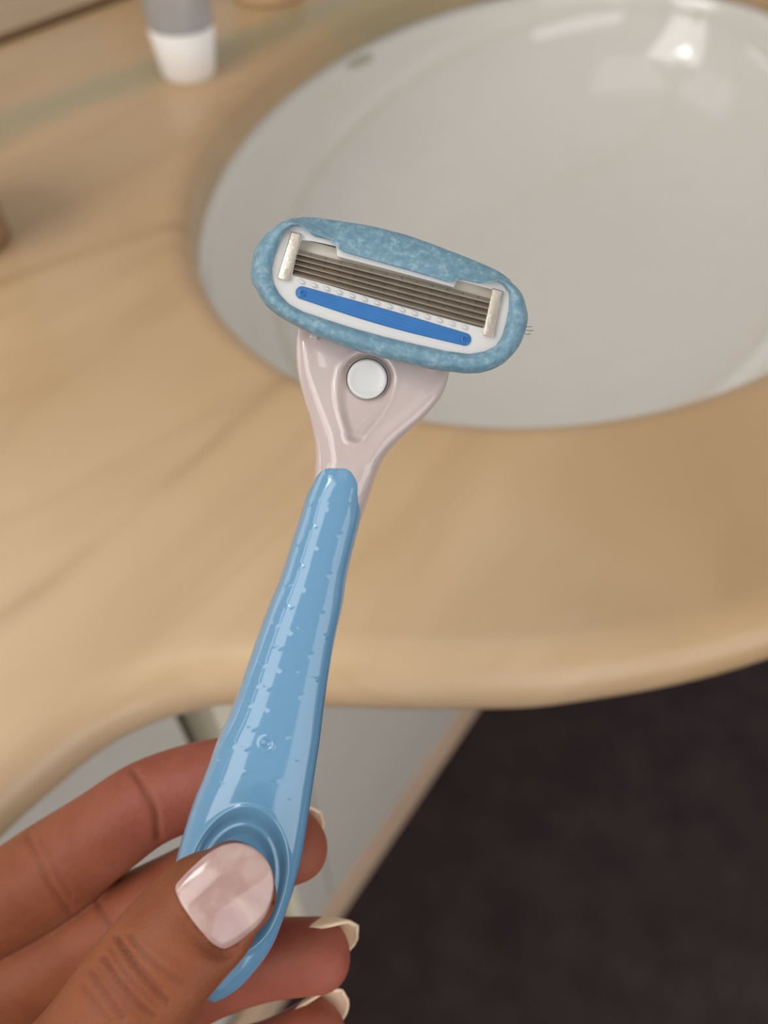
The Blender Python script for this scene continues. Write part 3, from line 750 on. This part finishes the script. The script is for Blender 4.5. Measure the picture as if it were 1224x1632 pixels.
def near(k):          # closest distance to a finger's axis, and the share along it
    P, T, ra, rb = SK[k]; P = P*1e-3; best = np.full(nvt, 9.); arg = np.zeros(nvt)
    for i, p in enumerate(P):
        d = np.linalg.norm(cc-p, axis=1)/(ra[i]*1e-3+1e-4) if ra[i] > 2 else np.full(nvt, 9.)
        m = d < best; best[m] = d[m]; arg[m] = i/(len(P)-1)
    return best, arg
NEAR = {k: near(k) for k in FING}
keysF = list(FING); own = np.argmin(np.array([NEAR[k][0] for k in keysF]), axis=0)
crease = np.zeros(nvt); flush = np.zeros(nvt); disp = np.zeros(nvt)
def fold(k, pts, depth, sig, tone=.5):
    m = (own == keysF.index(k))
    P = crom(np.array(pts, float), 12)
    d = poly_dist(PX[m], P); g = np.exp(-(d/sig)**2)*facing[m]
    disp[m] -= depth*g; crease[m] = np.maximum(crease[m], tone*np.exp(-(d/(sig*.8))**2)*facing[m])
fold('index', [(214, 1232), (230, 1258), (246, 1288), (252, 1335)], .00050, 6, .3)
fold('index', [(46, 1335), (60, 1375), (80, 1412), (110, 1452)], .00035, 6, .25)
fold('index', [(64, 1338), (90, 1388), (112, 1425)], .00018, 5, .15)
fold('middle', [(150, 1425), (164, 1460), (182, 1490)], .0004, 6, .3)
for pts, dp, sg, tn in (([(186, 1494), (204, 1524), (232, 1560), (266, 1598)], .00042, 5, .35), ([(164, 1526), (186, 1562), (212, 1592), (244, 1622)], .00040, 5, .32), ([(206, 1490), (232, 1520), (270, 1552), (292, 1566)], .00026, 5, .2),
                    ([(146, 1548), (168, 1586), (196, 1622)], .00030, 5, .22), ([(176, 1512), (196, 1546), (224, 1578), (252, 1606)], .00018, 4, .15), ([(198, 1512), (226, 1546), (258, 1576)], .00014, 4, .12),
                    ([(132, 1570), (154, 1606), (174, 1632)], .0002, 5, .12), ([(226, 1492), (256, 1516), (288, 1534)], .00012, 5, .08), ([(154, 1540), (178, 1572), (206, 1606), (228, 1630)], .00014, 4, .12)):
    fold('thumb', pts, dp*1.3, sg, tn*1.15)
# thumb nail bed: plane of the nail in camera axes
ti = keysF.index('thumb')
NB = np.array([(279, 1414), (284, 1432), (302, 1461), (322, 1487), (342, 1507), (357, 1513), (372, 1507), (398, 1488), (421, 1464), (433, 1437), (437, 1404), (432, 1382), (418, 1362), (399, 1348), (376, 1343), (352, 1348), (330, 1361), (308, 1380), (291, 1397)], float)
NBs = closed(NB, 120)
NC = np.array([356, 1428.]); AXN = np.array([.775, -.632]); LTN = np.array([.632, .775])
P3, T3, RA3, RB3 = SK['thumb']
NORM_T = np.array([-.10, .10, 1.0]); NORM_T /= np.linalg.norm(NORM_T)
def nail_depth(p):      # depth of the nail's outer face under image point p
    q = np.asarray(p)-NC; a = q @ AXN; l = q @ LTN
    return .1129+.000020*a+.42e-6*(l-6)**2+.10e-6*a*a+.000006*l
inside = np.zeros(nvt, bool); m = (own == ti) & (nr[:, 2] > -.2)
idx = np.where(m)[0]
dist = poly_dist(PX[idx], np.vstack([NBs, NBs[:1]]))
from mathutils.geometry import intersect_point_tri_2d
def inpoly(P, poly):
    x, y = P[:, 0], P[:, 1]; r = np.zeros(len(P), bool); q = np.roll(poly, -1, 0)
    for (x0, y0), (x1, y1) in zip(poly, q):
        c = ((y0 > y) != (y1 > y)); r ^= c & (x < (x1-x0)*(y-y0)/(y1-y0+1e-12)+x0)
    return r
ins = inpoly(PX[idx], NBs)
target = np.array([nail_depth(p) for p in PX[idx]])
# flesh follows the nail: just under it inside, a raised fold around it that fades away
sgn = np.where(ins, -dist, dist)
edge_fold = np.exp(-((sgn-5)/6.0)**2)
want = np.where(ins, target+.00055, target-.00012*edge_fold+.00035)
free = ((PX[idx]-NC) @ AXN) > 55            # beyond the finger's pulp: the free edge has no fold
wgt = np.where(ins, 1.0, np.exp(-(dist/16.0)**2)*.85)
wgt = np.where(free & ~ins, 0.0, wgt)
newD = DD[idx]+(want-DD[idx])*wgt*np.clip(facing[idx]*1.5, 0, 1)
newD = np.where(free & ins, np.maximum(DD[idx], target+.0006), newD)
scale = newD/DD[idx]
co = co+nr*disp[:, None]
cc = co+HO
cc[idx] *= scale[:, None]; co = cc-HO
for k, w in (('index', .9), ('middle', .7), ('ring', .85), ('little', .85)):
    m = own == keysF.index(k); flush[m] = w*(.22+.78*sstep(.40, .85, NEAR[k][1][m]))
m = own == ti; flush[m] = .12
for _n, _a in (('flush', flush), ('crease', crease)):
    at = me.attributes.new(_n, 'FLOAT', 'POINT'); at.data.foreach_set('value', _a.astype(np.float32))
me.vertices.foreach_set('co', co.ravel()); me.update()
# thumb nail plate
rows = []
for f_ in (1.0, .985, .95, .85, .7, .5, .3, .12, .04):
    P = NC+(NBs-NC)*f_
    rows.append([cam3(p[0], p[1], nail_depth(p)+(.0003 if f_ == 1.0 else .00008 if f_ > .98 else 0))-HO for p in P])
tn_ = mesh_obj('thumbnail', [v for r in rows for v in r], grid_faces(len(rows), len(NBs))+[tuple(range((len(rows)-1)*len(NBs), len(rows)*len(NBs)))], M_NAIL, hand); tn_['label'] = 'pale pink glossy thumbnail'
fix_normals(tn_); md = tn_.modifiers.new('thickness', 'SOLIDIFY'); md.thickness = .0005; md.offset = -1
# finger nails, long and cream at their free ends
def fnail(name, k, dors, back, beyond, half, width=.98):
    P, T, ra, rb = SK[k]; ip = len(P)-11; p0 = P[ip]; t = T[ip]; a, b = ra[ip], rb[ip]
    D = np.array(dors, float); lat = np.cross(t, D); lat /= np.linalg.norm(lat); dd = np.cross(lat, t); dd *= np.sign(dd @ D)
    nu, nv = 22, 17; vs = []
    Lt = a*FING[k].get('tipl', 1.0)
    for i in range(nu):
        u = -back+(back+Lt+beyond)*i/(nu-1)
        e = (Lt+beyond)-u; sh = math.sqrt(max(0, 1-(1-min(e, 7)/7)**2)) if e < 7 else 1
        g = float(sstep(-9, 4, u)); wf = .84+.15*g; hf = .88+.14*g
        lift = .0 if u < 0 else -.018*u*u
        for j in range(nv):
            v = (-1+2*j/(nv-1))*half*sh
            vs.append((p0+t*u+lat*a*wf*math.sin(v)+dd*(b*hf*math.cos(v)+lift))*1e-3-HO)
    o = fix_normals(mesh_obj(name, vs, grid_faces(nu, nv, False), M_TIP, hand)); o['label'] = 'long cream-tipped nail of a finger behind the handle'
    md = o.modifiers.new('thickness', 'SOLIDIFY'); md.thickness = .0006; md.offset = 0
fnail('fingernail', 'middle', (0, .7, -1), 6, -.6, 1.0)
fnail('fingernail', 'ring', (.1, .8, -1), 11, 1.5, 1.2)
fnail('fingernail', 'little', (.1, .8, -1), 7, 1.9, 1.15)
fnail('fingernail', 'index', (0, .3, -1), 6, 1.5, 1.05)
